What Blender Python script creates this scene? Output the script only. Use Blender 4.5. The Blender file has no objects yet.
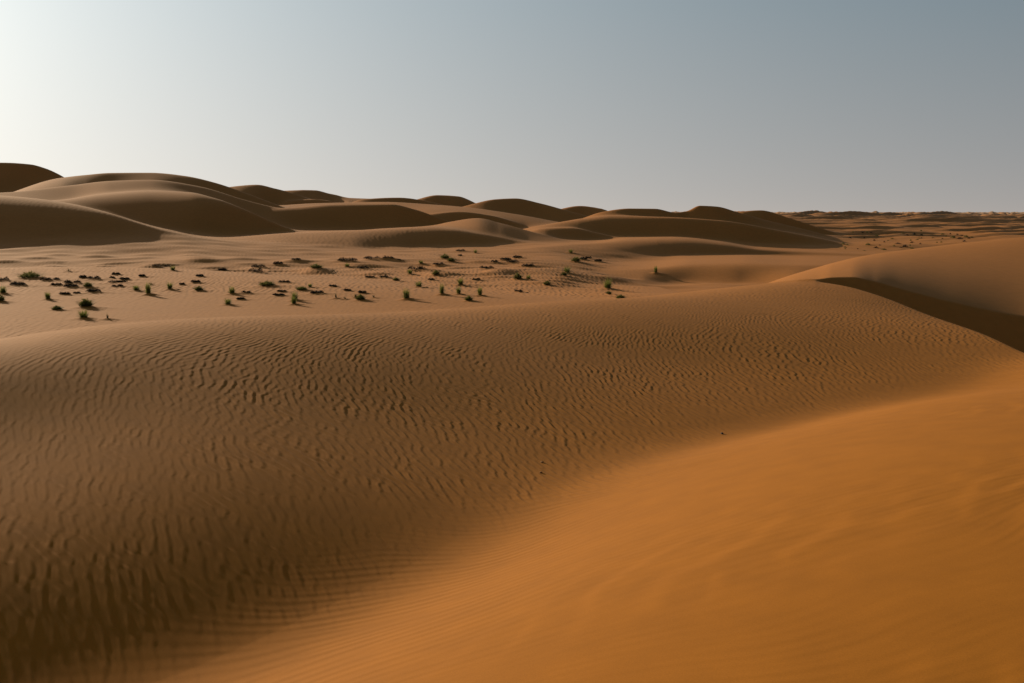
import bpy, bmesh, math, random
import numpy as np

rng = np.random.default_rng(11)
random.seed(5)
sc = bpy.context.scene
col = sc.collection

# ------------------------------------------------------------------ camera
# The eye is the world origin, looking along +Y; sand lies below it.
FPX, V0 = 995.6, 212.0
PITCH = math.atan((341.5 - V0) / FPX)
cP, sP = math.cos(PITCH), math.sin(PITCH)
cam_d = bpy.data.cameras.new("camera")
cam_d.lens = 35.0
cam_d.sensor_width = 36.0
cam_d.clip_start = 0.05
cam_d.clip_end = 30000
cam = bpy.data.objects.new("camera", cam_d)
col.objects.link(cam)
cam.rotation_euler = (math.pi / 2 - PITCH, 0, 0)
sc.camera = cam


def ray(u, v):
    cx = (u - 512.0) / FPX
    cy = (341.5 - v) / FPX
    Y = cP + sP * cy
    Z = -sP + cP * cy
    return cx / Y, Z / Y          # x per unit depth, z per unit depth


# ------------------------------------------------------------------ light
SUN_AZ, SUN_EL = math.radians(-38), math.radians(12.2)   # azimuth from +Y towards +X
sun_vec = (math.sin(SUN_AZ) * math.cos(SUN_EL), math.cos(SUN_AZ) * math.cos(SUN_EL), math.sin(SUN_EL))
sd = bpy.data.lights.new("sun", 'SUN')
sd.energy = 5.0
sd.angle = math.radians(0.55)
sd.color = (1.0, 0.80, 0.54)
so = bpy.data.objects.new("sun", sd)
col.objects.link(so)
from mathutils import Vector
so.rotation_euler = Vector(sun_vec).to_track_quat('Z', 'Y').to_euler()

w = bpy.data.worlds.new("World")
sc.world = w
w.use_nodes = True
nt = w.node_tree
nt.nodes.clear()
sky = nt.nodes.new("ShaderNodeTexSky")
sky.sky_type = 'NISHITA'
sky.sun_disc = False
sky.sun_elevation = SUN_EL
sky.sun_rotation = SUN_AZ
sky.altitude = 100
sky.air_density = 1.0
sky.dust_density = 3.0
sky.ozone_density = 1.2


def wnode(kind, **kw):
    n = nt.nodes.new(kind)
    for k_, v_ in kw.items():
        setattr(n, k_, v_)
    return n


def wmath(op, a, b=None, clamp=False):
    n = wnode("ShaderNodeMath", operation=op, use_clamp=clamp)
    for i_, v_ in enumerate((a, b)):
        if v_ is None:
            continue
        if isinstance(v_, (int, float)):
            n.inputs[i_].default_value = v_
        else:
            nt.links.new(v_, n.inputs[i_])
    return n.outputs[0]


def wmix(fac, a, b, mode='MIX'):
    n = wnode("ShaderNodeMix", data_type='RGBA', blend_type=mode)
    n.clamp_result = False
    for s_, v_ in ((n.inputs[0], fac), (n.inputs[6], a), (n.inputs[7], b)):
        if isinstance(v_, (int, float, tuple)):
            s_.default_value = v_
        else:
            nt.links.new(v_, s_)
    return n.outputs[2]


# dusty desert air: Nishita overhead, a grey-lilac haze layer low down, a wide pale aureole round the sun
tc = wnode("ShaderNodeTexCoord")
sepx = wnode("ShaderNodeSeparateXYZ")
nt.links.new(tc.outputs["Generated"], sepx.inputs[0])
el = wmath('ARCSINE', sepx.outputs[2])
dt = wnode("ShaderNodeVectorMath", operation='DOT_PRODUCT')
nt.links.new(tc.outputs["Generated"], dt.inputs[0])
dt.inputs[1].default_value = sun_vec
ang = wmath('ARCCOSINE', wmath('MINIMUM', dt.outputs["Value"], .99999))
low = wmath('DIVIDE', el, math.radians(13.5), True)
low = wmath('POWER', low, .65)
hazec = wmix(low, (.30, .275, .262, 1), (.083, .146, .192, 1))
away = wmath('DIVIDE', wmath('SUBTRACT', ang, math.radians(70)), math.radians(60), True)
hazec = wmix(away, hazec, wmix(.22, hazec, (0, 0, 0, 1)))
glow = wmath('EXPONENT', wmath('MULTIPLY', ang, -1 / math.radians(26.0)))
gc = wmix(low, (1.28, 1.21, 1.06, 1), (1.04, 1.07, 1.05, 1))
gl = wnode("ShaderNodeVectorMath", operation='SCALE')
nt.links.new(gc, gl.inputs[0]); nt.links.new(glow, gl.inputs['Scale'])
core = wnode("ShaderNodeVectorMath", operation='SCALE')
core.inputs[0].default_value = (.35, .27, .10)
nt.links.new(wmath('EXPONENT', wmath('MULTIPLY', ang, -1 / math.radians(7.0))), core.inputs['Scale'])
hz = wmix(1.0, wmix(1.0, hazec, gl.outputs[0], 'ADD'), core.outputs[0], 'ADD')
nis = wnode("ShaderNodeVectorMath", operation='SCALE')
nt.links.new(sky.outputs[0], nis.inputs[0]); nis.inputs['Scale'].default_value = .06
high = wmath('DIVIDE', wmath('SUBTRACT', el, math.radians(14)), math.radians(35), True)
colr = wmix(high, hz, nis.outputs[0])
bg = wnode("ShaderNodeBackground")
bg.inputs['Strength'].default_value = 1.0
outw = wnode("ShaderNodeOutputWorld")
nt.links.new(colr, bg.inputs[0])
nt.links.new(bg.outputs[0], outw.inputs[0])

sc.view_settings.view_transform = 'Standard'
sc.view_settings.look = 'None'
sc.view_settings.exposure = 0
sc.render.engine = 'CYCLES'
sc.cycles.max_bounces = 4

# ------------------------------------------------------------------ numeric helpers


def smax(a, b, k):
    return 0.5 * (a + b + np.sqrt((a - b) ** 2 + k * k))


def smin(a, b, k):
    return 0.5 * (a + b - np.sqrt((a - b) ** 2 + k * k))


def sig(x):
    return 1.0 / (1.0 + np.exp(-np.clip(x, -40, 40)))


def sstep(a, b, x):
    t = np.clip((x - a) / (b - a), 0, 1)
    return t * t * (3 - 2 * t)


def pchip(xk, yk, x):
    """monotone cubic interpolation, constant outside"""
    xk = np.asarray(xk, float)
    yk = np.asarray(yk, float)
    h = np.diff(xk)
    dl = np.diff(yk) / h
    m = np.zeros_like(yk)
    for i in range(1, len(xk) - 1):
        if dl[i - 1] * dl[i] > 0:
            w1, w2 = 2 * h[i] + h[i - 1], h[i] + 2 * h[i - 1]
            m[i] = (w1 + w2) / (w1 / dl[i - 1] + w2 / dl[i])
    m[0], m[-1] = dl[0], dl[-1]
    xc = np.clip(x, xk[0], xk[-1])
    i = np.clip(np.searchsorted(xk, xc) - 1, 0, len(xk) - 2)
    t = (xc - xk[i]) / h[i]
    return ((1 + 2 * t) * (1 - t) ** 2 * yk[i] + t * (1 - t) ** 2 * h[i] * m[i]
            + t * t * (3 - 2 * t) * yk[i + 1] + t * t * (t - 1) * h[i] * m[i + 1])


class Waves:
    """smooth band limited noise: a sum of random sines"""

    def __init__(self, lam, n, seed, spread=0.6, aniso=0.0, ang=0.0):
        r = np.random.default_rng(seed)
        th = r.uniform(0, 2 * math.pi, n) if aniso == 0 else ang + r.normal(0, aniso, n)
        k = 2 * math.pi / (lam * np.exp(r.uniform(-spread, spread, n)))
        self.kx, self.ky, self.ph = k * np.cos(th), k * np.sin(th), r.uniform(0, 6.28, n)
        self.n = n

    def __call__(self, x, y):
        s = np.zeros_like(x)
        for kx, ky, p in zip(self.kx, self.ky, self.ph):
            s += np.sin(kx * x + ky * y + p)
        return s * math.sqrt(2.0 / self.n)


class RipplePattern:
    """periodic ripple pattern with forks and dead ends: band passed noise turned into a phase"""

    def __init__(self, n, cells, seed, sx=0.17, sy=0.13, beta=0.28, delta=1.2, sat=0.8):
        r = np.random.default_rng(seed)
        k = np.fft.fftfreq(n) * n
        kx, ky = np.meshgrid(k, k, indexing='ij')
        g = np.exp(-((kx - cells) / (sx * cells)) ** 2 / 2 - (ky / (sy * cells)) ** 2 / 2)
        z = np.fft.ifft2((r.normal(size=(n, n)) + 1j * r.normal(size=(n, n))) * g)
        a = np.abs(z)
        a /= np.sqrt((a ** 2).mean())
        ph = np.angle(z)
        amp = a / (a + sat) * (1 + sat)
        self.h = (amp * (np.cos(ph) + beta * np.cos(2 * ph + delta))).astype(np.float32)
        self.n, self.cells = n, cells

    def __call__(self, s, t, lam):
        """s, t in metres, lam the wavelength: cubic B-spline look-up"""
        n = self.n
        f = self.cells and n / (self.cells * lam)
        X = s * f
        Y = t * f
        xi = np.floor(X).astype(np.int64)
        yi = np.floor(Y).astype(np.int64)
        fx = (X - xi).astype(np.float32)
        fy = (Y - yi).astype(np.float32)

        def wts(q):
            return ((1 - q) ** 3 / 6, (3 * q ** 3 - 6 * q ** 2 + 4) / 6,
                    (-3 * q ** 3 + 3 * q ** 2 + 3 * q + 1) / 6, q ** 3 / 6)
        wx, wy = wts(fx), wts(fy)
        out = np.zeros_like(fx)
        flat = self.h.ravel()
        for i in range(4):
            row = np.mod(xi + i - 1, n) * n
            acc = np.zeros_like(fx)
            for j in range(4):
                acc += wy[j] * flat[row + np.mod(yi + j - 1, n)]
            out += wx[i] * acc
        return out


# ------------------------------------------------------------------ the lie of the land
def dune(pts, back, k, wn=0.0):
    """a dune from its crest line: rows of (u, v, depth, front slope, crest radius)"""
    W, Z, D, S, R = [], [], [], [], []
    for (u, v, d, s, r) in pts:
        a, b = ray(u, v)
        W.append(a); Z.append(b * d); D.append(d); S.append(s); R.append(r)
    return dict(W=np.array(W), Z=Z, D=D, S=S, R=R, back=back, k=k)


DUNES = [
    # low lit ridges at the foot of the dark dunes
    dune([(560, 275, 96, .02, 2), (640, 270, 98, .04, 2), (690, 268, 98, .22, 5), (740, 267, 97, .22, 6), (800, 266, 97, .06, 3), (900, 268, 100, .05, 3)], .03, .3),
    dune([(430, 262, 120, .0, 2), (520, 251, 128, .02, 3), (590, 245, 140, .05, 3), (630, 242.5, 142, .15, 12), (670, 243.5, 142, .30, 12), (720, 248, 143, .46, 7), (760, 253, 144, .5, 3), (820, 256, 145, .3, 4), (900, 258, 145, .1, 4)], .03, .4),
    # big dark slip faces left of the middle
    dune([(-260, 203, 118, .36, 18), (-60, 200, 122, .44, 20), (0, 203, 122, .50, 20), (35, 206, 122, .50, 18), (70, 211, 122, .50, 14), (105, 219, 122, .50, 8), (150, 236, 122, .44, 4), (200, 262, 122, .2, 2), (260, 330, 122, .1, 2)], .05, 1.6),
    dune([(-200, 215, 160, .1, 4), (0, 208, 160, .16, 4), (60, 203, 160, .30, 14), (100, 198, 160, .44, 20), (150, 195, 160, .52, 20), (190, 196, 160, .55, 14), (215, 201, 160, .56, 6), (245, 212, 160, .55, 2), (275, 226, 160, .55, .8), (297, 236.5, 160, .5, .8), (330, 262, 160, .4, 1)], .05, .8),
    dune([(-200, 196, 205, .05, 4), (0, 193, 205, .08, 4), (70, 186, 205, .16, 6), (110, 181, 205, .12, 7), (150, 180, 205, .13, 7), (200, 187, 205, .17, 8), (240, 200, 200, .25, 4), (280, 212, 198, .3, 3), (320, 226, 196, .3, 2), (360, 250, 196, .3, 2)], .05, 1.0),
    # low ridge in front of the middle dark dune, lee on its right
    dune([(210, 240, 138, .02, 3), (290, 233, 140, .04, 4), (350, 231, 141, .07, 6), (390, 230.5, 141, .20, 9), (425, 230.5, 142, .33, 9), (450, 232, 143, .42, 6), (475, 236, 144, .44, 4), (510, 243, 145, .4, 3), (560, 256, 145, .05, 3)], .03, .4),
    dune([(240, 226, 195, .1, 2), (268, 213, 195, .22, 3), (300, 209, 195, .44, 10), (330, 206.5, 195, .54, 9), (390, 205.5, 195, .58, 3), (415, 211, 195, .57, 1.5), (440, 220, 195, .57, .8), (470, 232, 195, .5, .8), (500, 250, 195, .4, 1)], .06, .6),
    dune([(420, 232, 168, .05, 3), (450, 222, 168, .07, 3), (478, 218, 168, .07, 2), (500, 223, 166, .07, 1.5), (530, 232, 162, .10, 1), (570, 244, 158, .1, 2), (620, 262, 155, .1, 2)], .12, .5),
    # the dark group right of the middle
    dune([(500, 236, 180, .03, 3), (540, 226, 182, .06, 4), (580, 221, 184, .26, 10), (610, 219, 185, .46, 11), (660, 219, 186, .56, 4), (720, 222, 186, .58, 2.5), (780, 232, 186, .56, 2), (820, 240, 186, .36, 3), (860, 250, 186, .2, 2), (900, 258, 186, .1, 2)], .03, .5),
    dune([(560, 234, 215, .1, 1), (600, 214, 215, .24, 1.5), (630, 209.8, 215, .42, 1.5), (655, 210, 215, .5, 1.5), (676, 214, 215, .5, 1.5), (686, 212.5, 217, .5, 1.2), (700, 206.8, 218, .56, 1.2), (716, 207.5, 218, .56, 1.2), (740, 214, 218, .52, 1.5), (770, 222, 218, .34, 3), (810, 232, 218, .25, 3), (845, 244, 218, .3, 2), (880, 256, 218, .2, 2)], .08, .6),
    dune([(700, 226, 265, .1, 2), (735, 213, 265, .2, 2), (760, 211, 265, .40, 2), (790, 219, 265, .5, 1.2), (820, 229, 265, .55, 1), (850, 240, 265, .55, 1), (885, 250, 265, .5, 1), (920, 262, 265, .3, 1)], .06, .6),
    # smaller crests between the big ones
    dune([(395, 226, 225, .1, 2), (430, 215.5, 225, .30, 3), (458, 213, 225, .45, 3), (490, 217, 225, .45, 2), (520, 227, 225, .3, 2), (550, 245, 225, .2, 2)], .06, .4),
    dune([(515, 240, 172, .1, 2), (540, 230.5, 172, .22, 3), (568, 229, 172, .38, 3), (600, 235, 172, .35, 2), (650, 252, 172, .2, 2)], .05, .3),
    dune([(270, 215, 330, .1, 2), (290, 202, 330, .35, 3), (315, 200.5, 330, .42, 3), (345, 206, 330, .35, 3), (380, 222, 330, .2, 3)], .08, .5),
    dune([(330, 214, 300, .1, 2), (365, 200, 300, .28, 3), (398, 198.5, 300, .40, 3), (430, 203, 300, .38, 3), (465, 216, 300, .3, 3), (500, 235, 300, .2, 3)], .07, .5),
    # skyline
    dune([(430, 222, 300, .1, 2), (470, 206, 300, .25, 3), (495, 200, 300, .34, 3), (515, 199, 300, .4, 3), (540, 204, 298, .44, 3), (565, 211, 294, .42, 3), (600, 221, 290, .3, 3), (640, 236, 288, .2, 3)], .08, .8),
    dune([(520, 222, 390, .1, 2), (555, 211, 390, .3, 3), (580, 206.5, 390, .42, 3), (600, 209, 386, .42, 3), (620, 217, 380, .3, 3), (650, 228, 380, .2, 3)], .08, .8),
    dune([(390, 212, 345, .1, 2), (415, 201, 345, .25, 3), (438, 196, 345, .4, 3), (458, 197, 342, .42, 3), (480, 206, 338, .36, 3), (520, 220, 336, .2, 3)], .08, .8),
    dune([(-260, 175, 300, .3, 3), (-100, 165, 300, .4, 3), (0, 163, 300, .48, 2.5), (30, 165, 299, .5, 2.5), (45, 169, 297, .5, 2), (60, 176, 294, .45, 2), (80, 190, 292, .3, 2), (120, 215, 290, .2, 2)], .06, 1.2),
    dune([(0, 196, 262, .05, 4), (60, 178, 262, .06, 3), (85, 175.5, 262, .14, 3), (110, 174, 262, .24, 3), (150, 173.5, 262, .22, 3), (185, 177, 260, .28, 4), (215, 184, 256, .36, 3), (245, 194, 252, .36, 2), (280, 208, 248, .36, 2), (330, 232, 245, .3, 2)], .05, 1.0),
    dune([(180, 200, 350, .05, 3), (225, 187, 350, .12, 3), (255, 185, 350, .22, 3), (275, 189, 348, .3, 3), (310, 200, 344, .25, 3), (360, 225, 344, .2, 3)], .06, .8),
    dune([(230, 200, 420, .05, 3), (280, 190, 420, .12, 3), (315, 190.5, 420, .3, 3), (330, 194, 418, .3, 3), (350, 197, 416, .1, 4), (400, 198.5, 414, .1, 4), (440, 201, 410, .1, 4), (520, 212, 400, .1, 4), (640, 232, 400, .1, 4)], .05, .8),
    dune([(200, 215, 270, .03, 3), (260, 207, 270, .05, 4), (320, 202, 270, .08, 4), (380, 201, 268, .12, 4), (440, 204, 262, .07, 4), (520, 214, 250, .06, 4), (600, 232, 245, .05, 4)], .03, .8),
]

warpA, warpB = Waves(110, 9, 3), Waves(110, 9, 4)
warpC, warpD = Waves(40, 7, 31), Waves(40, 7, 32)
swell = Waves(70, 12, 6)
swell2 = Waves(24, 12, 7)
swell3 = Waves(7, 10, 17)
farN = Waves(320, 14, 8)
near1 = Waves(6.5, 10, 21)
near2 = Waves(2.2, 10, 22)
plainP = RipplePattern(512, 10, 41, sx=.28, sy=.26, beta=.25, delta=1.3)


def ab(x, y):
    return .7071 * (x - y), .7071 * (x + y)


def AV(b):
    return pchip([-2, 3, 6, 10, 15, 20, 25, 35], [-7.5, -8.0, -8.9, -9.6, -9.9, -9.9, -9.6, -9.0], b)


# near ridge: crest at a = AC(b), height ZC(b); hollow at a = -8
def near_ground(x, y):
    a, b = ab(x, y)
    zc = pchip([-12, 0, 5.4, 10.5, 19.7, 28, 34, 42, 60, 90], [-2.7, -2.36, -2.17, -2.34, -2.92, -3.1, -3.28, -3.18, -3.9, -5.5], b)
    zv = pchip([-15, 0, 6, 12, 23, 32, 45, 70], [-4.06, -4.06, -4.05, -4.13, -4.33, -4.2, -5.0, -6.0], b)
    ac = pchip([-12, 0, 5.4, 10.5, 19.7, 34, 42, 60], [-14, -15.5, -17.1, -20.4, -22.4, -22.6, -22.6, -23], b)
    av = AV(b) + .25 * near1(x * .5, y * .5)
    # flank, with a rounded brow; on the left it drops faster just under the brow
    rr_ = 2.2
    da = a - ac
    dp = .5 * (da + np.sqrt(da * da + rr_ * rr_)) - .5 * rr_ * .4
    t = dp / (av - ac)
    lw = sig((9 - b) / 3)
    prof = np.clip(t, -.1, 1.4)
    pe = prof + (.085 * sig((7.0 - b) / 1.4) - .035 * (1 - lw)) * np.sin(2 * math.pi * np.clip(prof, 0, 1))
    flank = zv + (zc - zv) * (1 - pe)
    backd = .5 * (-da + np.sqrt(da * da + rr_ * rr_)) - .5 * rr_ * .4
    flank = flank - .09 * backd - .012 * np.maximum(backd, 0) ** 2 / (1 + .05 * np.maximum(backd, 0))
    flank = flank + .035 * near1(x * .35, y * .35) * np.clip(t, 0, 1)
    # the slope the viewer stands on, facing the sun
    qq = (a - av - .4) / 8.0
    q = .5 * (qq + np.sqrt(qq * qq + .10 ** 2)) - .02
    rise = (2.50 - .75 * sstep(10, 26, b)) * (1 - np.exp(-1.75 * np.maximum(q, 0) ** 1.15))
    cap = -1.66 - .16 * (a + 2.4)
    fore = zv + rise
    z = smax(flank, fore, .42)
    wc = sstep(-8.5, -4.5, a)
    z = z * (1 - wc) + smin(z, cap, .35) * wc
    return z, a, b


BRINK = [(690, 320, 56), (735, 304, 54), (760, 294, 50), (780, 288.5, 48.5), (800, 285.2, 47.6), (817, 283.2, 47.5), (832, 281, 47.8), (850, 280.5, 48), (875, 285, 48), (900, 292, 47.8), (950, 305, 47.4), (1024, 320, 47), (1100, 327, 47), (1250, 340, 47)]
CREST = [(690, 320, 60), (735, 299, 62), (760, 287, 68), (800, 272, 76), (870, 253, 86), (950, 242.5, 92), (1024, 235, 95), (1100, 230, 97), (1250, 226, 97)]
BRW, BRZ, BRD = [ray(u, v)[0] for u, v, q in BRINK], [ray(u, v)[1] * q for u, v, q in BRINK], [q for u, v, q in BRINK]
CRW, CRZ, CRD = [ray(u, v)[0] for u, v, q in CREST], [ray(u, v)[1] * q for u, v, q in CREST], [q for u, v, q in CREST]
BRX = ([-10, 14, 22, 28, 33, 40, 44, 48, 54, 62, 80], [14.6, 13.6, 14.0, 14.6, 15.2, 15.6, 15.3, 14.2, 13.0, 12, 11])


def ground(x, y, d, wv):
    """height of the sand without ripples; d depth along the view axis, wv = x per depth"""
    # -------- valley floor and the plain behind
    fl = -5.15 + .22 * swell(x, y) * sstep(60, 140, d) + .10 * swell2(x, y) * sstep(50, 90, d) + .03 * swell3(x, y)
    fl = fl - 5.0 * sstep(.26, .40, wv) * (1 - sstep(62, 120, d))
    fl = fl - 1.5 * sstep(.02, .16, wv) * sstep(58, 75, d) * (1 - sstep(150, 190, d))
    hum = np.maximum(swell3(x, y) * .6 + warpD(x * 9, y * 9) * .6 - .25, 0)
    fl = fl + .13 * hum * sstep(58, 75, d) * (1 - sstep(84, 108, d)) * sstep(.16, .05, wv)
    left = sstep(-.02, -.5, wv)
    fl = fl + left * sstep(75, 125, d) * 1.5
    # plain rises gently towards the horizon on the left and middle
    fl = fl + sstep(150, 420, d) * (7.5 * sstep(.1, -.35, wv)) + sstep(300, 900, d) * .3
    fl = fl - sstep(120, 160, d) * .9 * sstep(.15, .3, wv)
    far = sstep(260, 700, d)
    fl = fl + far * 1.0 * farN(x, y)
    # scattered transverse dunes of the far plain
    ct, st = math.cos(SUN_AZ), math.sin(SUN_AZ)
    s_, t_ = x * (-st) - y * ct, x * ct - y * st
    m = sstep(190, 300, d) * sstep(.16, .26, wv) + sstep(420, 600, d) * (1 - sstep(.16, .26, wv))
    m = np.clip(m + .30 * sstep(190, 260, d) * (1 - m), 0, 1)
    sel = m > .001
    if sel.any():
        xs, ts, ds = s_[sel], t_[sel], d[sel]
        p1 = plainP(-xs, ts, 150.0)
        p2 = plainP(-xs + 40, ts + 70, 62.0)
        p3 = plainP(-xs + 10, ts - 30, 24.0)
        add = .5 * p1 * (1 + sstep(300, 1000, ds)) + 1.35 * np.maximum(p2 - .25, 0) * (1 + 1.7 * sstep(400, 1200, ds)) + 1.0 * np.maximum(p3 - .35, 0) * (1 + 1.5 * sstep(400, 1200, ds)) - .3
        fl[sel] += m[sel] * add
    # -------- dunes, each grown from its crest line
    amp = sstep(60, 160, d)
    dw = (warpA(x, y) * .012 + warpC(x, y) * .003) * amp
    z = fl
    for D in DUNES:
        zc = pchip(D['W'], D['Z'], wv)
        dc = pchip(D['W'], D['D'], wv)
        sf = pchip(D['W'], D['S'], wv)
        sf = np.minimum(sf * 1.18 + .0 * sf, .66)
        r = pchip(D['W'], D['R'], wv) * .45
        t = dc * (1 + dw) - d
        out = np.maximum(wv - D['W'][-1], 0) + np.maximum(D['W'][0] - wv, 0)
        zc = zc - out * dc * .35
        rb = r * 1.5
        spf = .5 * (t + np.sqrt(t * t + r * r))
        spb = .5 * (-t + np.sqrt(t * t + rb * rb))
        tt = t - .10 * dc
        far_t = .5 * (tt + np.sqrt(tt * tt + (.05 * dc) ** 2))
        h = zc - sf * spf - np.maximum(.30 - sf, 0) * far_t - D['back'] * spb + .5 * (sf * r + D['back'] * rb) * .75
        z = smax(z, h, D['k'] * 1.6)
    # -------- dune on the right: a brink with a small slip face, behind it a long slope up to the crest
    zs, ds = pchip(BRW, BRZ, wv), pchip(BRW, BRD, wv)
    zc, dc = pchip(CRW, CRZ, wv), pchip(CRW, CRD, wv)
    t = (d - ds) / (dc - ds)
    tc_ = np.clip(t, 0, 1)
    op = zs + (zc - zs) * (tc_ * (.62 + .38 * tc_))
    slip = pchip([ray(760, 300)[0], ray(814, 300)[0], ray(823, 300)[0], .6], [.34, .34, .64, .64], wv)
    cut = ds - d
    op = op - slip * .5 * (cut + np.sqrt(cut * cut + .10 ** 2))
    bk = d - dc
    op = op - .13 * .5 * (bk + np.sqrt(bk * bk + 36)) + .13 * 1.5
    op = op - 2.0 * np.maximum(ray(700, 300)[0] - wv, 0) * 20
    z = smax(z, op, .25)
    # -------- near ridge
    nz, a, b = near_ground(x, y)
    xb = pchip(BRX[0], BRX[1], y)
    cut = x - xb
    f = sstep(18, 27, y)
    ramp = .5 * (cut + np.sqrt(cut * cut + .05 ** 2))
    nz = nz - f * .64 * ramp
    bd = np.maximum(y - 75, 0)
    nz = nz - .02 * bd ** 1.5
    nz = np.where((y < 18) & (x > 14), nz, nz)
    z = np.where(d < 110, smax(z, nz, .22), z)
    return z, a, b, cut, f


def height(x, y):
    r = np.hypot(x, y)
    az = np.arctan2(x, y)
    azc = np.clip(az, -1.0, 1.0)
    d = r * np.cos(azc)
    z, a, b, cut, f = ground(x, y, d, np.tan(azc))
    back = sstep(1.7, 2.6, np.abs(az))
    z = z * (1 - back) + back * (-1.5 - .25 * np.log1p(r / 8))
    return z, a, b, cut, f, d


def point(u, v, dmin=4.0, dmax=900.0):
    """where the line of sight through a pixel first meets the sand"""
    wx, wz = ray(u, v)
    ds = np.exp(np.linspace(math.log(dmin), math.log(dmax), 2600))
    zz = height(wx * ds, ds)[0]
    hit = np.nonzero(wz * ds <= zz)[0]
    i = hit[0] if len(hit) else len(ds) - 1
    return Vector((wx * ds[i], ds[i], zz[i])), ds[i]


# ------------------------------------------------------------------ plants of the valley: pixel of the foot, width, height
# kind: g upright grass, b broad bush, d dark dry shrub, s sparse stalks
PLANTS = [
    (30, 279, 22, 7, 'b'), (68.5, 272, 8, 4, 's'), (4, 281.5, 12, 4, 'd'), (18, 286, 14, 4, 'd'), (51, 281, 12, 4, 'd'),
    (56, 286, 8, 3, 'd'), (72, 284, 13, 4, 'd'), (71, 288, 11, 4, 'd'), (83, 279, 7, 4, 'd'), (93, 280, 10, 4, 'd'),
    (116, 275, 6, 2.5, 'd'), (112, 279, 6, 2.5, 'd'), (125, 280, 8, 2.5, 'd'), (88, 288, 8, 5, 'b'), (92, 293, 11, 4, 'd'),
    (3, 294, 8, 6, 'g'), (0, 302, 9, 6, 'b'), (48, 300, 6, 6, 'g'), (65, 295, 8, 2.5, 'd'), (77, 294, 6, 2, 'd'),
    (57, 310, 9, 3.5, 'b'), (86, 308, 13, 8, 'b'), (84, 319, 11, 7, 'g'), (107.6, 320, 3, 7, 's'), (118, 283, 13, 2.5, 'd'), (118, 287, 9, 2.5, 'd'),
    (159, 268, 15, 3.5, 'd'), (173, 271, 6, 4, 'g'), (143, 277, 6, 3, 'd'), (223, 271, 6, 2.5, 'd'), (200, 277, 6, 2.5, 'd'),
    (195.5, 283, 7, 3, 'd'), (181.5, 285, 4, 2, 'd'), (136.5, 291, 7, 4.5, 'g'), (148.5, 295.5, 6, 10, 'g'), (170, 290, 6, 6, 'g'),
    (199, 291, 8, 4, 'b'), (232, 294.5, 7, 6, 'g'), (228, 305, 7, 5, 'g'), (241, 300, 7, 2.5, 'd'), (151, 285, 6, 2.5, 's'),
    (260, 268.5, 14, 4.5, 'd'), (255, 273.5, 16, 5, 'd'), (278, 265, 8, 3.5, 'd'), (296.5, 260, 8, 2, 'd'), (347, 262, 15, 4.5, 'd'),
    (316, 268.5, 13, 4, 'b'), (347, 267, 6, 3, 'g'), (362, 270, 14, 4.5, 'd'), (267, 286.5, 17, 5, 'b'), (284, 283, 8, 2.5, 'd'),
    (310, 287.5, 4, 3, 'g'), (302, 290.5, 11, 3.5, 'b'), (316, 294, 10, 3.5, 'd'), (333, 287, 6, 2, 'd'), (348, 291, 6, 2, 'd'),
    (282, 292, 7, 2, 'd'), (279, 296, 9, 2.5, 'd'), (295, 301, 7, 7, 'g'), (294, 308.3, 5, 6.5, 'g'), (336, 299, 3, 6, 's'),
    (345, 299.5, 4, 3, 's'), (355.5, 298, 4, 5, 's'), (360.5, 300.5, 9, 5, 'b'), (362.5, 293.5, 6, 2.5, 'd'), (246, 294, 9, 3, 'd'),
    (371, 260, 14, 4, 'd'), (388, 259.5, 8, 3.5, 'd'), (397.5, 261, 5, 2, 'd'), (418, 270.5, 14, 4.5, 'd'), (421, 264, 5, 3, 'g'),
    (438.6, 265.5, 8, 3, 'd'), (444.8, 259, 9, 4.5, 'b'), (451, 262, 7, 4, 'b'), (461, 252, 11, 3, 'd'), (475.5, 253.5, 4, 3, 'g'),
    (460, 256, 3, 1.5, 'd'), (494, 263, 7, 3, 'd'), (486, 269, 10, 3, 'd'), (410, 274.5, 5, 4, 'g'), (436, 275.5, 7, 4.5, 'b'),
    (369.5, 278, 7, 2, 'd'), (384, 278, 8, 2.5, 'd'), (396, 281, 7, 3, 'b'), (431, 280.5, 7, 2.5, 'd'), (419, 287.5, 8, 5, 'g'),
    (460.5, 285.7, 7, 6, 'g'), (477, 280.5, 7, 2.5, 'd'), (406.5, 300, 8, 9, 'g'), (441.8, 295.3, 5, 9, 'g'), (458.7, 294.8, 5, 6, 'g'),
    (480, 296.3, 5, 7, 'g'), (468.7, 301.2, 7, 4.5, 'b'), (373.6, 298, 3, 3, 's'), (570.7, 253, 5, 3, 'g'), (517, 258.5, 7, 3, 'd'),
    (506, 260.5, 8, 3, 'd'), (512, 263, 10, 3, 'd'), (528, 266.5, 8, 2.5, 'd'), (576, 262.3, 9, 5, 'b'), (583, 260, 6, 3, 'd'),
    (588, 258.6, 5, 2, 'd'), (598.5, 262, 6, 3, 'd'), (567, 273.3, 8, 5, 'g'), (564, 275.6, 6, 3, 'b'), (518, 280, 8, 6, 'b'),
    (528.6, 280, 5, 4, 'g'), (547, 285.6, 7, 4, 'b'), (655.7, 273.6, 4, 6, 'g'), (607.8, 290, 10, 9, 'g'), (608.7, 294.3, 5, 2.5, 'b'),
    (620.4, 299.3, 8, 3.5, 'b'), (518, 292.3, 8, 2.5, 'd'),
]
FAR_PLANTS = []
rp = random.Random(9)
for i in range(46):
    u = rp.uniform(842, 972)
    top, bot = 229 + rp.uniform(0, 6), 251 - max(0, (u - 870)) * .10
    v = rp.uniform(top, bot)
    FAR_PLANTS.append((u, v, rp.uniform(2.0, 5.0), rp.uniform(1.2, 2.2)))
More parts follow.
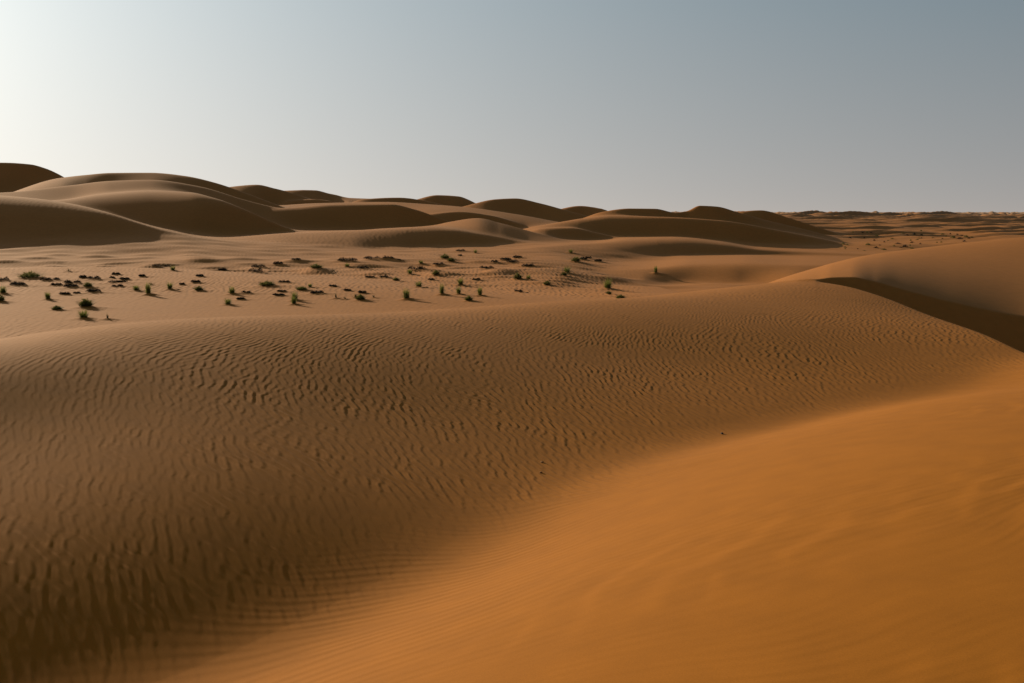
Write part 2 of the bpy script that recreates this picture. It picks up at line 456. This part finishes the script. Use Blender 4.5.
for (u, v) in [(868, 245), (876, 248), (884, 250), (905, 247), (912, 249), (898, 244), (953, 238), (960, 239), (966, 237)]:
    FAR_PLANTS.append((u, v, rp.uniform(5, 8), rp.uniform(2.0, 3.0)))

SPOTS = []
for (u, v, wpx, hpx, kind) in PLANTS:
    p, d = point(u, v, dmin=24 if (u < 240 and v > 294) else 46)
    g_ = 1.3 if kind == 'd' else 1.18
    SPOTS.append((p, d, wpx * g_ * d / FPX, hpx * g_ * d / FPX, kind, u, v))

# ------------------------------------------------------------------ sand mesh
STEP = 0.9 / FPX
wf = np.arange(-.585, .585 + STEP, STEP)
az_f = np.arctan(wf)
edge = az_f[-1]
steps = []
s, a0 = .0022, edge
while a0 < math.pi:
    a0 += s
    s = min(s * 1.09, .12)
    steps.append(a0)
steps = np.array(steps)
steps = edge + (steps - edge) * (math.pi - edge) / (steps[-1] - edge)
azs = np.concatenate([-steps[::-1], az_f, steps[:-1]])       # -pi ... just below pi, closed ring
segs = [(.3, 2.2, .02), (2.2, 10, .0026), (10, 32, .0016), (32, 60, .0019), (60, 330, .0032), (330, 1200, .0055), (1200, 9000, .02)]
rows = []
for (r0, r1, g) in segs:
    n = int(math.log(r1 / r0) / g)
    rows.append(np.exp(np.linspace(math.log(r0), math.log(r1), n, endpoint=False)))
rows = np.concatenate(rows + [np.array([9000.0])])
NR, NA = len(rows), len(azs)
scale = 1 / np.cos(np.clip(azs, -edge, edge))
sx, cx_ = np.sin(azs) * scale, np.cos(azs) * scale

ripA = RipplePattern(2048, 150, 77, sx=.24, sy=.27, beta=.42, delta=-1.25, sat=.9)
ripB = RipplePattern(1024, 60, 78, sx=.2, sy=.10, beta=.15, delta=-1.2)
ripC = RipplePattern(1024, 40, 79, sx=.35, sy=.35, beta=.3, delta=1.2)
ampN = Waves(5.0, 10, 51)
ampN2 = Waves(1.4, 10, 52)
bend1, bend2 = Waves(3.4, 10, 53), Waves(8.0, 8, 54)


def ripples(x, y, z, a, b, cut, f, d, wv):
    h = np.zeros_like(x)
    on = (d > 2.0) & (d < 300) & (np.abs(wv) < .75)
    if not on.any():
        return h
    X, Y, A, B, Dp, C, F = x[on], y[on], a[on], b[on], d[on], cut[on], f[on]
    # main ripples of the flank
    s = X + .66 * Y - .010 * X * Y - .0100 * Y * Y
    q = -(A + 17.0)
    q2 = q - 3.2
    s = s - .80 * (.5 * (q + np.sqrt(q * q + 1.5)) - .5 * (q2 + np.sqrt(q2 * q2 + 1.5)))
    s = s + .025 * bend1(X, Y) + .09 * bend2(X, Y)
    t = Y - .2 * X
    r = ripA(s, t, .140)
    flank = sig((AV(B) - .1 - A + .5 * ampN(X, Y)) / .8)
    am = .0040 * (1 - .50 * sstep(9, 5, B)) * flank * np.clip(.92 + .12 * ampN(X, Y) + .16 * ampN2(X, Y), .3, 1.4)
    am = am * (1 - .30 * sstep(-13, -16, A)) * (1 - sstep(50, 66, Dp)) * (1 - sstep(-.35, .1, C) * F)
    out = am * r
    # long low ripples lying along the hollow
    s2 = .22 * X - .975 * Y + .10 * bend1(X, Y) + .25 * bend2(X, Y)
    r2 = ripB(s2, .975 * X + .22 * Y, .17 + 0 * X)
    hol = np.exp(-((A - AV(B) - 1.9) / 1.4) ** 2) * (1 - .9 * flank)
    out = out + .00032 * ripB(s2 * 1.0 + .03 * bend1(X, Y), .975 * X + .22 * Y + 3, .105) * sig((A + 6) / 1.0) * np.clip(.6 + .5 * ampN2(X * .6, Y * .6), 0, 1.3) * (1 - sstep(14, 22, Dp))
    out = out + r2 * (.0017 * hol + .0005 * sig((A + 6) / 1.0)) * (.75 + .35 * ampN(X, Y)) * (1 - sstep(30, 45, Dp))
    # faint dimples near the viewer
    s3 = .8 * X - .6 * Y
    r3 = ripC(s3 + .1 * bend1(X, Y), .6 * X + .8 * Y, .55)
    out = out + r3 * .0055 * sig((A + 4.2) / .8) * np.clip(.5 + .5 * ampN(X, Y), 0, 1.3)
    vl = sstep(.16, .10, wv[on]) * np.maximum(sstep(46, 56, Dp), .6 * sstep(24, 30, Dp) * sstep(-23, -25, A)) * (1 - sstep(100, 140, Dp)) * np.clip(.7 + .4 * ampN(X * .12, Y * .12), .1, 1.2)
    out = out + .013 * vl * ripA(X + .12 * Y + .25 * bend2(X * .4, Y * .4), Y, .36)
    ml = sstep(100, 135, Dp) * (1 - sstep(230, 300, Dp)) * np.clip(.6 + .5 * ampN(X * .07, Y * .07), .0, 1.2)
    out = out + .006 * ml * ripA(X + .25 * Y + .6 * bend2(X * .2, Y * .2), Y, .60)
    h[on] = out
    return h


Zs = np.zeros((NR, NA), np.float32)
Xs = np.zeros((NR, NA), np.float32)
Ys = np.zeros((NR, NA), np.float32)
RH = np.zeros((NR, NA), np.float32)
mound = [(p.x, p.y, max(wd * .75, .25), hh * (.22 if kind != 'd' else .30)) for (p, d, wd, hh, kind, u, v) in SPOTS]
BL = 100
valR = Waves(.62, 8, 61, spread=.15, aniso=.12, ang=-.25)
for i0 in range(0, NR, BL):
    rr = rows[i0:i0 + BL]
    x = rr[:, None] * sx[None, :]
    y = rr[:, None] * cx_[None, :]
    z, a, b, cut, f, d = height(x.ravel(), y.ravel())
    wv = np.tan(np.clip(np.arctan2(x, y), -1, 1)).ravel()
    h = ripples(x.ravel(), y.ravel(), z, a, b, cut, f, d, wv)
    z = z + h
    z = z.reshape(x.shape)
    # sand heaped against the plants
    if rr[-1] > 45 and rr[0] < 330:
        for (mx, my, mr, mh) in mound:
            if my + 4 * mr < rr[0] or my - 4 * mr > rr[-1] + 1:
                continue
            j = np.nonzero((np.abs(azs - math.atan2(mx, my)) < 8 * mr / my))[0]
            ii = np.nonzero(np.abs(rr - my) < 4 * mr)[0]
            if len(j) == 0 or len(ii) == 0:
                continue
            sl = np.ix_(ii, j)
            dx, dy = x[sl] - mx, y[sl] - my
            # tail of sand downwind
            dx = np.where(dx > 0, dx * .55, dx)
            z[sl] += mh * np.exp(-(dx * dx + dy * dy) / (mr * mr))
    Xs[i0:i0 + BL], Ys[i0:i0 + BL], Zs[i0:i0 + BL] = x, y, z
    RH[i0:i0 + BL] = h.reshape(x.shape)

verts = np.stack([Xs, Ys, Zs], -1).reshape(-1, 3)
idx = np.arange(NR * NA, dtype=np.int32).reshape(NR, NA)
nx = np.roll(idx, -1, axis=1)
quads = np.stack([idx[:-1], nx[:-1], nx[1:], idx[1:]], -1).reshape(-1, 4)
quads = quads[:, ::-1]


def grid_mesh(name, verts, quads, cap=None):
    me = bpy.data.meshes.new(name)
    nv, nq = len(verts), len(quads)
    me.vertices.add(nv)
    me.vertices.foreach_set("co", verts.astype(np.float32).ravel())
    me.loops.add(nq * 4)
    me.loops.foreach_set("vertex_index", quads.astype(np.int32).ravel())
    me.polygons.add(nq)
    me.polygons.foreach_set("loop_start", np.arange(0, nq * 4, 4, dtype=np.int32))
    me.polygons.foreach_set("use_smooth", np.ones(nq, bool))
    me.update(calc_edges=True)
    return me


# close the small hole under the viewer with a centre vertex ring collapsed to one point
verts = np.concatenate([verts, np.array([[0, 0, float(Zs[0].mean())]])])
c = len(verts) - 1
capq = np.stack([idx[0], nx[0]], -1)
me = grid_mesh("sand_dunes", verts, quads)


# ------------------------------------------------------------------ materials
def sand_material():
    m = bpy.data.materials.new("sand")
    m.use_nodes = True
    t = m.node_tree
    N, L = t.nodes, t.links
    bs = N["Principled BSDF"]
    bs.inputs["Roughness"].default_value = .95
    bs.inputs["Specular IOR Level"].default_value = .12
    geo = N.new("ShaderNodeNewGeometry")
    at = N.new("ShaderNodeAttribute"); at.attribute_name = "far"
    hz_ = N.new("ShaderNodeAttribute"); hz_.attribute_name = "painted_haze"
    n1 = N.new("ShaderNodeTexNoise"); n1.inputs["Scale"].default_value = .12; n1.inputs["Detail"].default_value = 6
    n2 = N.new("ShaderNodeTexNoise"); n2.inputs["Scale"].default_value = 2.2; n2.inputs["Detail"].default_value = 8
    n3 = N.new("ShaderNodeTexNoise"); n3.inputs["Scale"].default_value = 260; n3.inputs["Detail"].default_value = 2
    for n in (n1, n2, n3):
        L.new(geo.outputs["Position"], n.inputs["Vector"])

    def mixc(fac, a, b, mode='MIX'):
        x = N.new("ShaderNodeMix"); x.data_type = 'RGBA'; x.blend_type = mode
        for sock, val in ((x.inputs[0], fac), (x.inputs[6], a), (x.inputs[7], b)):
            if isinstance(val, (int, float)):
                sock.default_value = val
            elif isinstance(val, tuple):
                sock.default_value = val
            else:
                L.new(val, sock)
        return x.outputs[2]
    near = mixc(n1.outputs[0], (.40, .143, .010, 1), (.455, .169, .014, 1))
    far_hazed = mixc(n1.outputs[0], (.53, .205, .046, 1), (.59, .235, .058, 1))
    c1 = mixc(at.outputs["Fac"], near, far_hazed)  # less saturated with distance: haze baked into the albedo
    c1 = mixc(hz_.outputs["Fac"], c1, (.60, .38, .22, 1))  # aerial haze painted into the colour of the distant sand
    r = N.new("ShaderNodeMapRange"); r.inputs[1].default_value = .3; r.inputs[2].default_value = .7
    r.inputs[3].default_value = .93; r.inputs[4].default_value = 1.05
    L.new(n2.outputs[0], r.inputs[0])
    r3 = N.new("ShaderNodeMapRange"); r3.inputs[1].default_value = .25; r3.inputs[2].default_value = .75
    r3.inputs[3].default_value = .88; r3.inputs[4].default_value = 1.10
    L.new(n3.outputs[0], r3.inputs[0])
    n4 = N.new("ShaderNodeTexNoise"); n4.inputs["Scale"].default_value = 95; n4.inputs["Detail"].default_value = 4
    n4.inputs["Roughness"].default_value = .75
    L.new(geo.outputs["Position"], n4.inputs["Vector"])
    r4 = N.new("ShaderNodeMapRange"); r4.inputs[1].default_value = .3; r4.inputs[2].default_value = .7
    r4.inputs[3].default_value = .90; r4.inputs[4].default_value = 1.08
    L.new(n4.outputs[0], r4.inputs[0])
    m4 = N.new("ShaderNodeMath"); m4.operation = 'MULTIPLY'
    L.new(r3.outputs[0], m4.inputs[0]); L.new(r4.outputs[0], m4.inputs[1])
    r3 = m4
    mu = N.new("ShaderNodeMath"); mu.operation = 'MULTIPLY'
    L.new(r.outputs[0], mu.inputs[0]); L.new(r3.outputs[0], mu.inputs[1])
    vm = N.new("ShaderNodeVectorMath"); vm.operation = 'SCALE'
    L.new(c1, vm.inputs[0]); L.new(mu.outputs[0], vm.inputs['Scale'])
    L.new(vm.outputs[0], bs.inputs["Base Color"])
    bp = N.new("ShaderNodeBump"); bp.inputs["Strength"].default_value = .12; bp.inputs["Distance"].default_value = .004
    L.new(n3.outputs[0], bp.inputs["Height"])
    L.new(bp.outputs[0], bs.inputs["Normal"])
    return m


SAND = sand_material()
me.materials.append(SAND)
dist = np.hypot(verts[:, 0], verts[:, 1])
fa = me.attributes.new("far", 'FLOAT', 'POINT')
fa.data.foreach_set("value", np.clip(sstep(6, 75, dist) * .8 + .2 * sstep(75, 500, dist), 0, 1).astype(np.float32))  # weight of the hazed far colour, by distance
hz_at = me.attributes.new("painted_haze", 'FLOAT', 'POINT')
hz_at.data.foreach_set("value", (sstep(250, 2500, dist) * .9).astype(np.float32))  # weight of the painted air haze, growing towards the horizon
sand = bpy.data.objects.new("sand_dunes", me)
sand["kind"] = "structure"
col.objects.link(sand)


def plant_material(name, c0, c1, trans=.25):
    m = bpy.data.materials.new(name)
    m.use_nodes = True
    t = m.node_tree
    N, L = t.nodes, t.links
    bs = N["Principled BSDF"]
    bs.inputs["Roughness"].default_value = .7
    bs.inputs["Specular IOR Level"].default_value = .2
    oi = N.new("ShaderNodeNewGeometry")
    no = N.new("ShaderNodeTexNoise"); no.inputs["Scale"].default_value = 3.5
    L.new(oi.outputs["Position"], no.inputs["Vector"])
    ra = N.new("ShaderNodeValToRGB")
    ra.color_ramp.elements[0].position = .35; ra.color_ramp.elements[1].position = .65
    ra.color_ramp.elements[0].color = (*c0, 1); ra.color_ramp.elements[1].color = (*c1, 1)
    L.new(no.outputs[0], ra.inputs[0])
    L.new(ra.outputs[0], bs.inputs["Base Color"])
    tr = N.new("ShaderNodeBsdfTranslucent")
    L.new(ra.outputs[0], tr.inputs[0])
    mx = N.new("ShaderNodeMixShader"); mx.inputs[0].default_value = trans
    L.new(bs.outputs[0], mx.inputs[1]); L.new(tr.outputs[0], mx.inputs[2])
    L.new(mx.outputs[0], N["Material Output"].inputs[0])
    return m


GREEN = plant_material("grass_blade", (.12, .15, .03), (.23, .245, .06), .5)
OLIVE = plant_material("bush_leaf", (.09, .10, .025), (.17, .165, .045), .45)
DRY = plant_material("dry_twig", (.026, .020, .012), (.062, .048, .022), .08)
PALE = plant_material("dry_stalk", (.10, .095, .04), (.16, .14, .06), .3)


def blades(n, R, H, lean, wid, r, flat=1.0, curve=.5):
    V, F = [], []
    for _ in range(n):
        th = r.uniform(0, 2 * math.pi)
        rad = R * .35 * math.sqrt(r.random())
        bx, by = rad * math.cos(th), rad * math.sin(th)
        th2 = th + r.uniform(-.9, .9)
        ln = lean * (.25 + r.random())
        h = H * (.45 + .6 * r.random()) * (1 - .35 * rad / (R * .35 + 1e-6))
        pts = []
        for k in range(4):
            q = k / 3
            o = ln * R * (q ** (1 + curve))
            pts.append((bx + math.cos(th2) * o, by + math.sin(th2) * o, -.03 + (h + .03) * (q - .25 * curve * q * q * ln)))
        sx_, sy_ = -math.sin(th2 + r.uniform(-.8, .8)), math.cos(th2)
        b0 = len(V)
        for k, p in enumerate(pts[:-1]):
            ww = wid * (1 - k / 3.4)
            V.append((p[0] - sx_ * ww, p[1] - sy_ * ww, p[2])); V.append((p[0] + sx_ * ww, p[1] + sy_ * ww, p[2]))
        V.append(pts[-1])
        F += [(b0, b0 + 1, b0 + 3, b0 + 2), (b0 + 2, b0 + 3, b0 + 5, b0 + 4), (b0 + 4, b0 + 5, b0 + 6)]
    return V, F


def leafy(n, R, H, size, r):
    V, F = [], []
    for _ in range(n):
        th = r.uniform(0, 2 * math.pi)
        q = r.random() ** .6
        ph = r.random()
        x, y = R * q * math.cos(th) * math.sqrt(1 - .6 * ph), R * q * math.sin(th) * math.sqrt(1 - .6 * ph)
        z = H * (.02 + ph * (1.05 - .75 * q * q) * r.uniform(.7, 1.1))
        s_ = size * r.uniform(.6, 1.5)
        u_ = Vector((r.uniform(-1, 1), r.uniform(-1, 1), r.uniform(.1, 1.3))).normalized()
        v_ = u_.cross(Vector((r.uniform(-1, 1), r.uniform(-1, 1), r.uniform(-.4, .4)))).normalized()
        p = Vector((x, y, z))
        b0 = len(V)
        V += [tuple(p - v_ * s_ * .22), tuple(p + u_ * s_ - v_ * s_ * .05), tuple(p + u_ * s_ * 1.1 + v_ * s_ * .05), tuple(p + v_ * s_ * .22)]
        F.append((b0, b0 + 1, b0 + 2, b0 + 3))
    return V, F


def mesh_obj(name, V, F, mat):
    m = bpy.data.meshes.new(name)
    m.from_pydata(V, [], F)
    m.materials.append(mat)
    o = bpy.data.objects.new(name, m)
    col.objects.link(o)
    return o


SINK = .04
PLANT_OBJS = []
for (p, d, wd, hh, kind, u, v) in SPOTS:
    r = random.Random(int(u * 31 + v * 7))
    R = wd / 2
    if kind == 'g':
        V, F = blades(150, R * 1.15, hh * 1.45, .75, .010 + .012 * R, r)
        V2, F2 = blades(50, R * 1.2, hh * .6, 1.1, .012 + .010 * R, r)
        F += [tuple(i + len(V) for i in f) for f in F2]; V += V2
        o = mesh_obj("grass_tuft", V, F, GREEN)
        cat = "grass tuft"
    elif kind == 'b':
        V, F = leafy(300, R * .9, hh * .75, .14 * hh + .03, r)
        V2, F2 = blades(160, R * 1.5, hh * 1.2, .9, .012 + .008 * R, r)
        F += [tuple(i + len(V) for i in f) for f in F2]; V += V2
        o = mesh_obj("desert_bush", V, F, OLIVE)
        cat = "bush"
    elif kind == 's':
        V, F = blades(26, R * .9, hh * 1.05, .9, .012 + .006 * R, r)
        o = mesh_obj("grass_stalks", V, F, PALE)
        cat = "grass stalks"
    else:
        V, F = [], []
        nb = r.choice((2, 3, 3, 4))
        for q_ in range(nb):
            ox = R * (-.85 + 1.7 * (q_ + r.uniform(.2, .8)) / nb)
            oy = R * r.uniform(-.5, .5)
            k_ = r.uniform(.35, 1.0)
            for gen in (leafy(170, R * .55 * (.7 + .4 * k_), hh * .62 * (.5 + .5 * k_), .10 * hh + .03, r), blades(5, R * .7, hh * .8 * k_, 1.1, .012, r)):
                F += [tuple(i_ + len(V) for i_ in f_) for f_ in gen[1]]
                V += [(a_ + ox, b_ + oy, c_) for (a_, b_, c_) in gen[0]]
        o = mesh_obj("dry_shrub", V, F, DRY)
        cat = "shrub"
    mh = hh * (.22 if kind != 'd' else .30)
    o.location = (p.x, p.y, p.z + mh * .72)
    PLANT_OBJS.append([o, cat, u, v, wd, hh, kind])

# ------------------------------------------------------------------ names for the plants
LANDMARK = {
    (30, 279): "widest green bush at far left, its dark shade spread over the clods beside it",
    (86, 308): "green bush at left throwing the longest shadow, just behind the rippled dune's brow",
    (84, 319): "loose grass clump nearest the rippled dune's brow at left, below the long shadowed bush",
    (107.6, 320): "single thin grass stalk right of the loose clump at the rippled dune's brow",
    (68.5, 272): "pair of sparse stalks standing highest behind the widest green bush",
    (148.5, 295.5): "tallest green grass tuft on the left side of the valley",
    (406.5, 300): "tallest full green grass tuft near the middle, close to the dune's brow",
    (441.8, 295.3): "tall narrow grass tuft just right of the tallest middle tuft",
    (607.8, 290): "large dark green tuft standing alone on the right side of the valley",
    (655.7, 273.6): "lone small upright tuft farthest right in the sand valley",
    (444.8, 259): "wide bush on a sand rise at mid valley with a broad shadow",
    (295, 301): "upright grass tuft, the farther of two standing one behind the other",
    (294, 308.3): "upright grass tuft, the nearer of two standing one behind the other",
    (159, 268): "dark shrub farthest back on the left, a low black streak on bare sand",
    (576, 262.3): "green topped bush among dark specks at the back right of the valley",
    (48, 300): "small upright tuft alone below the dark clods at far left",
    (267, 286.5): "wide flat bush with a streak of shade, left of the valley middle",
    (199, 291): "low bush with a long thin shadow between two upright tufts at left",
}
ADJ = {'g': "upright green grass tuft", 'b': "low olive bush", 'd': "low dark dry shrub", 's': "sparse pale grass stalks"}


def size_word(wpx, kind):
    big = {'g': 6.5, 'b': 8.5, 'd': 10.5, 's': 5.5}[kind]
    small = {'g': 5.2, 'b': 7.0, 'd': 6.5, 's': 3.5}[kind]
    return "wide " if wpx >= big else ("tiny " if wpx <= small else "")


ORD = ["", "second", "third", "fourth", "fifth", "sixth", "seventh", "eighth", "ninth", "tenth", "eleventh", "twelfth"]


def zone(u, v):
    row = "back" if v < 270 else ("middle" if v < 286 else "front")
    side = "far left" if u < 130 else "left" if u < 245 else "left centre" if u < 350 else "centre" if u < 440 else "right centre" if u < 500 else "right"
    return row, side


pools = {}
for rec in PLANT_OBJS:
    o, cat, u, v, wd, hh, kind = rec
    o["category"] = cat
    o["group"] = {'g': "upright grass tufts in the sand valley", 'b': "low green bushes in the sand valley", 'd': "low dark dry shrubs in the sand valley", 's': "sparse grass stalks in the sand valley"}[kind]
    if (u, v) in LANDMARK:
        o["label"] = LANDMARK[(u, v)]
        continue
    wpx = [q[2] for q in PLANTS if q[0] == u and q[1] == v][0]
    row, side = zone(u, v)
    pools.setdefault((size_word(wpx, kind), kind, row, side), []).append(rec)
for (sw, kind, row, side), recs in pools.items():
    recs.sort(key=lambda q: q[2])
    nrec = len(recs)
    for i_, rec in enumerate(recs):
        base = sw + ADJ[kind] + ", " + row + " row, " + side + " of the valley"
        if nrec == 1:
            t_ = base
        elif i_ == 0:
            t_ = "leftmost " + base
        elif i_ == nrec - 1:
            t_ = "rightmost " + base
        else:
            t_ = ORD[i_] + " from left, " + base
        rec[0]["label"] = t_

# shrubs of the far plain
protos = []
for k in range(4):
    r = random.Random(900 + k)
    V, F = leafy(150, .5, .8, .16, r)
    m = bpy.data.meshes.new("desert_shrub")
    m.from_pydata(V, [], F)
    m.materials.append(DRY if k % 2 else OLIVE)
    protos.append(m)
for i_, (u, v, wpx, hpx) in enumerate(FAR_PLANTS):
    p, d = point(u, v, dmin=100)
    o = bpy.data.objects.new("desert_shrub", protos[i_ % 4])
    col.objects.link(o)
    o.location = (p.x, p.y, p.z - .05)
    o.scale = (wpx * d / FPX, wpx * d / FPX, hpx * d / FPX * 1.1)
    o.rotation_euler = (0, 0, i_ * 1.7)
    o["label"] = "dark speck of a shrub dotting the distant plain behind the right hand dune"
    o["category"] = "shrub"
    o["group"] = "shrubs dotting the distant plain"


# pebbles and clods lying on the near sand
def stone(name, u, v, wpx, seed, label, dmin, mat):
    p, d = point(u, v, dmin=dmin)
    r = random.Random(seed)
    R = wpx * d / FPX / 2
    bm = bmesh.new()
    bmesh.ops.create_icosphere(bm, subdivisions=3, radius=R)
    ph = [r.uniform(0, 6.28) for _ in range(6)]
    for q in bm.verts:
        n = q.co.normalized()
        k = 1 + .16 * math.sin(3.1 * n.x + ph[0]) + .14 * math.sin(4.3 * n.y + ph[1]) + .10 * math.sin(6 * n.z + 5 * n.x + ph[2]) + .05 * math.sin(11 * n.y + 7 * n.x + ph[3])
        q.co = Vector((n.x * R * k, n.y * R * .8 * k, n.z * R * .55 * k))
    for f_ in bm.faces:
        f_.smooth = True
    m = bpy.data.meshes.new(name)
    bm.to_mesh(m); bm.free()
    m.materials.append(mat)
    o = bpy.data.objects.new(name, m)
    col.objects.link(o)
    o.location = (p.x, p.y, p.z + R * .25)
    o["label"] = label
    o["category"] = name
    return o


STONE = plant_material("pebble_grey", (.05, .036, .022), (.09, .062, .036), .0)
CLOD = plant_material("clod_sand", (.24, .11, .03), (.32, .15, .04), .0)
stone("pebble", 722, 434, 3.6, 1, "small dark pebble lying alone on the smooth orange sand, right of centre", 3, STONE)
stone("clod", 542, 463, 3, 2, "upper of two little clods in the hollow between ripples and smooth sand", 3, CLOD)
stone("clod", 541, 473, 3, 3, "lower of two little clods in the hollow between ripples and smooth sand", 3, CLOD)
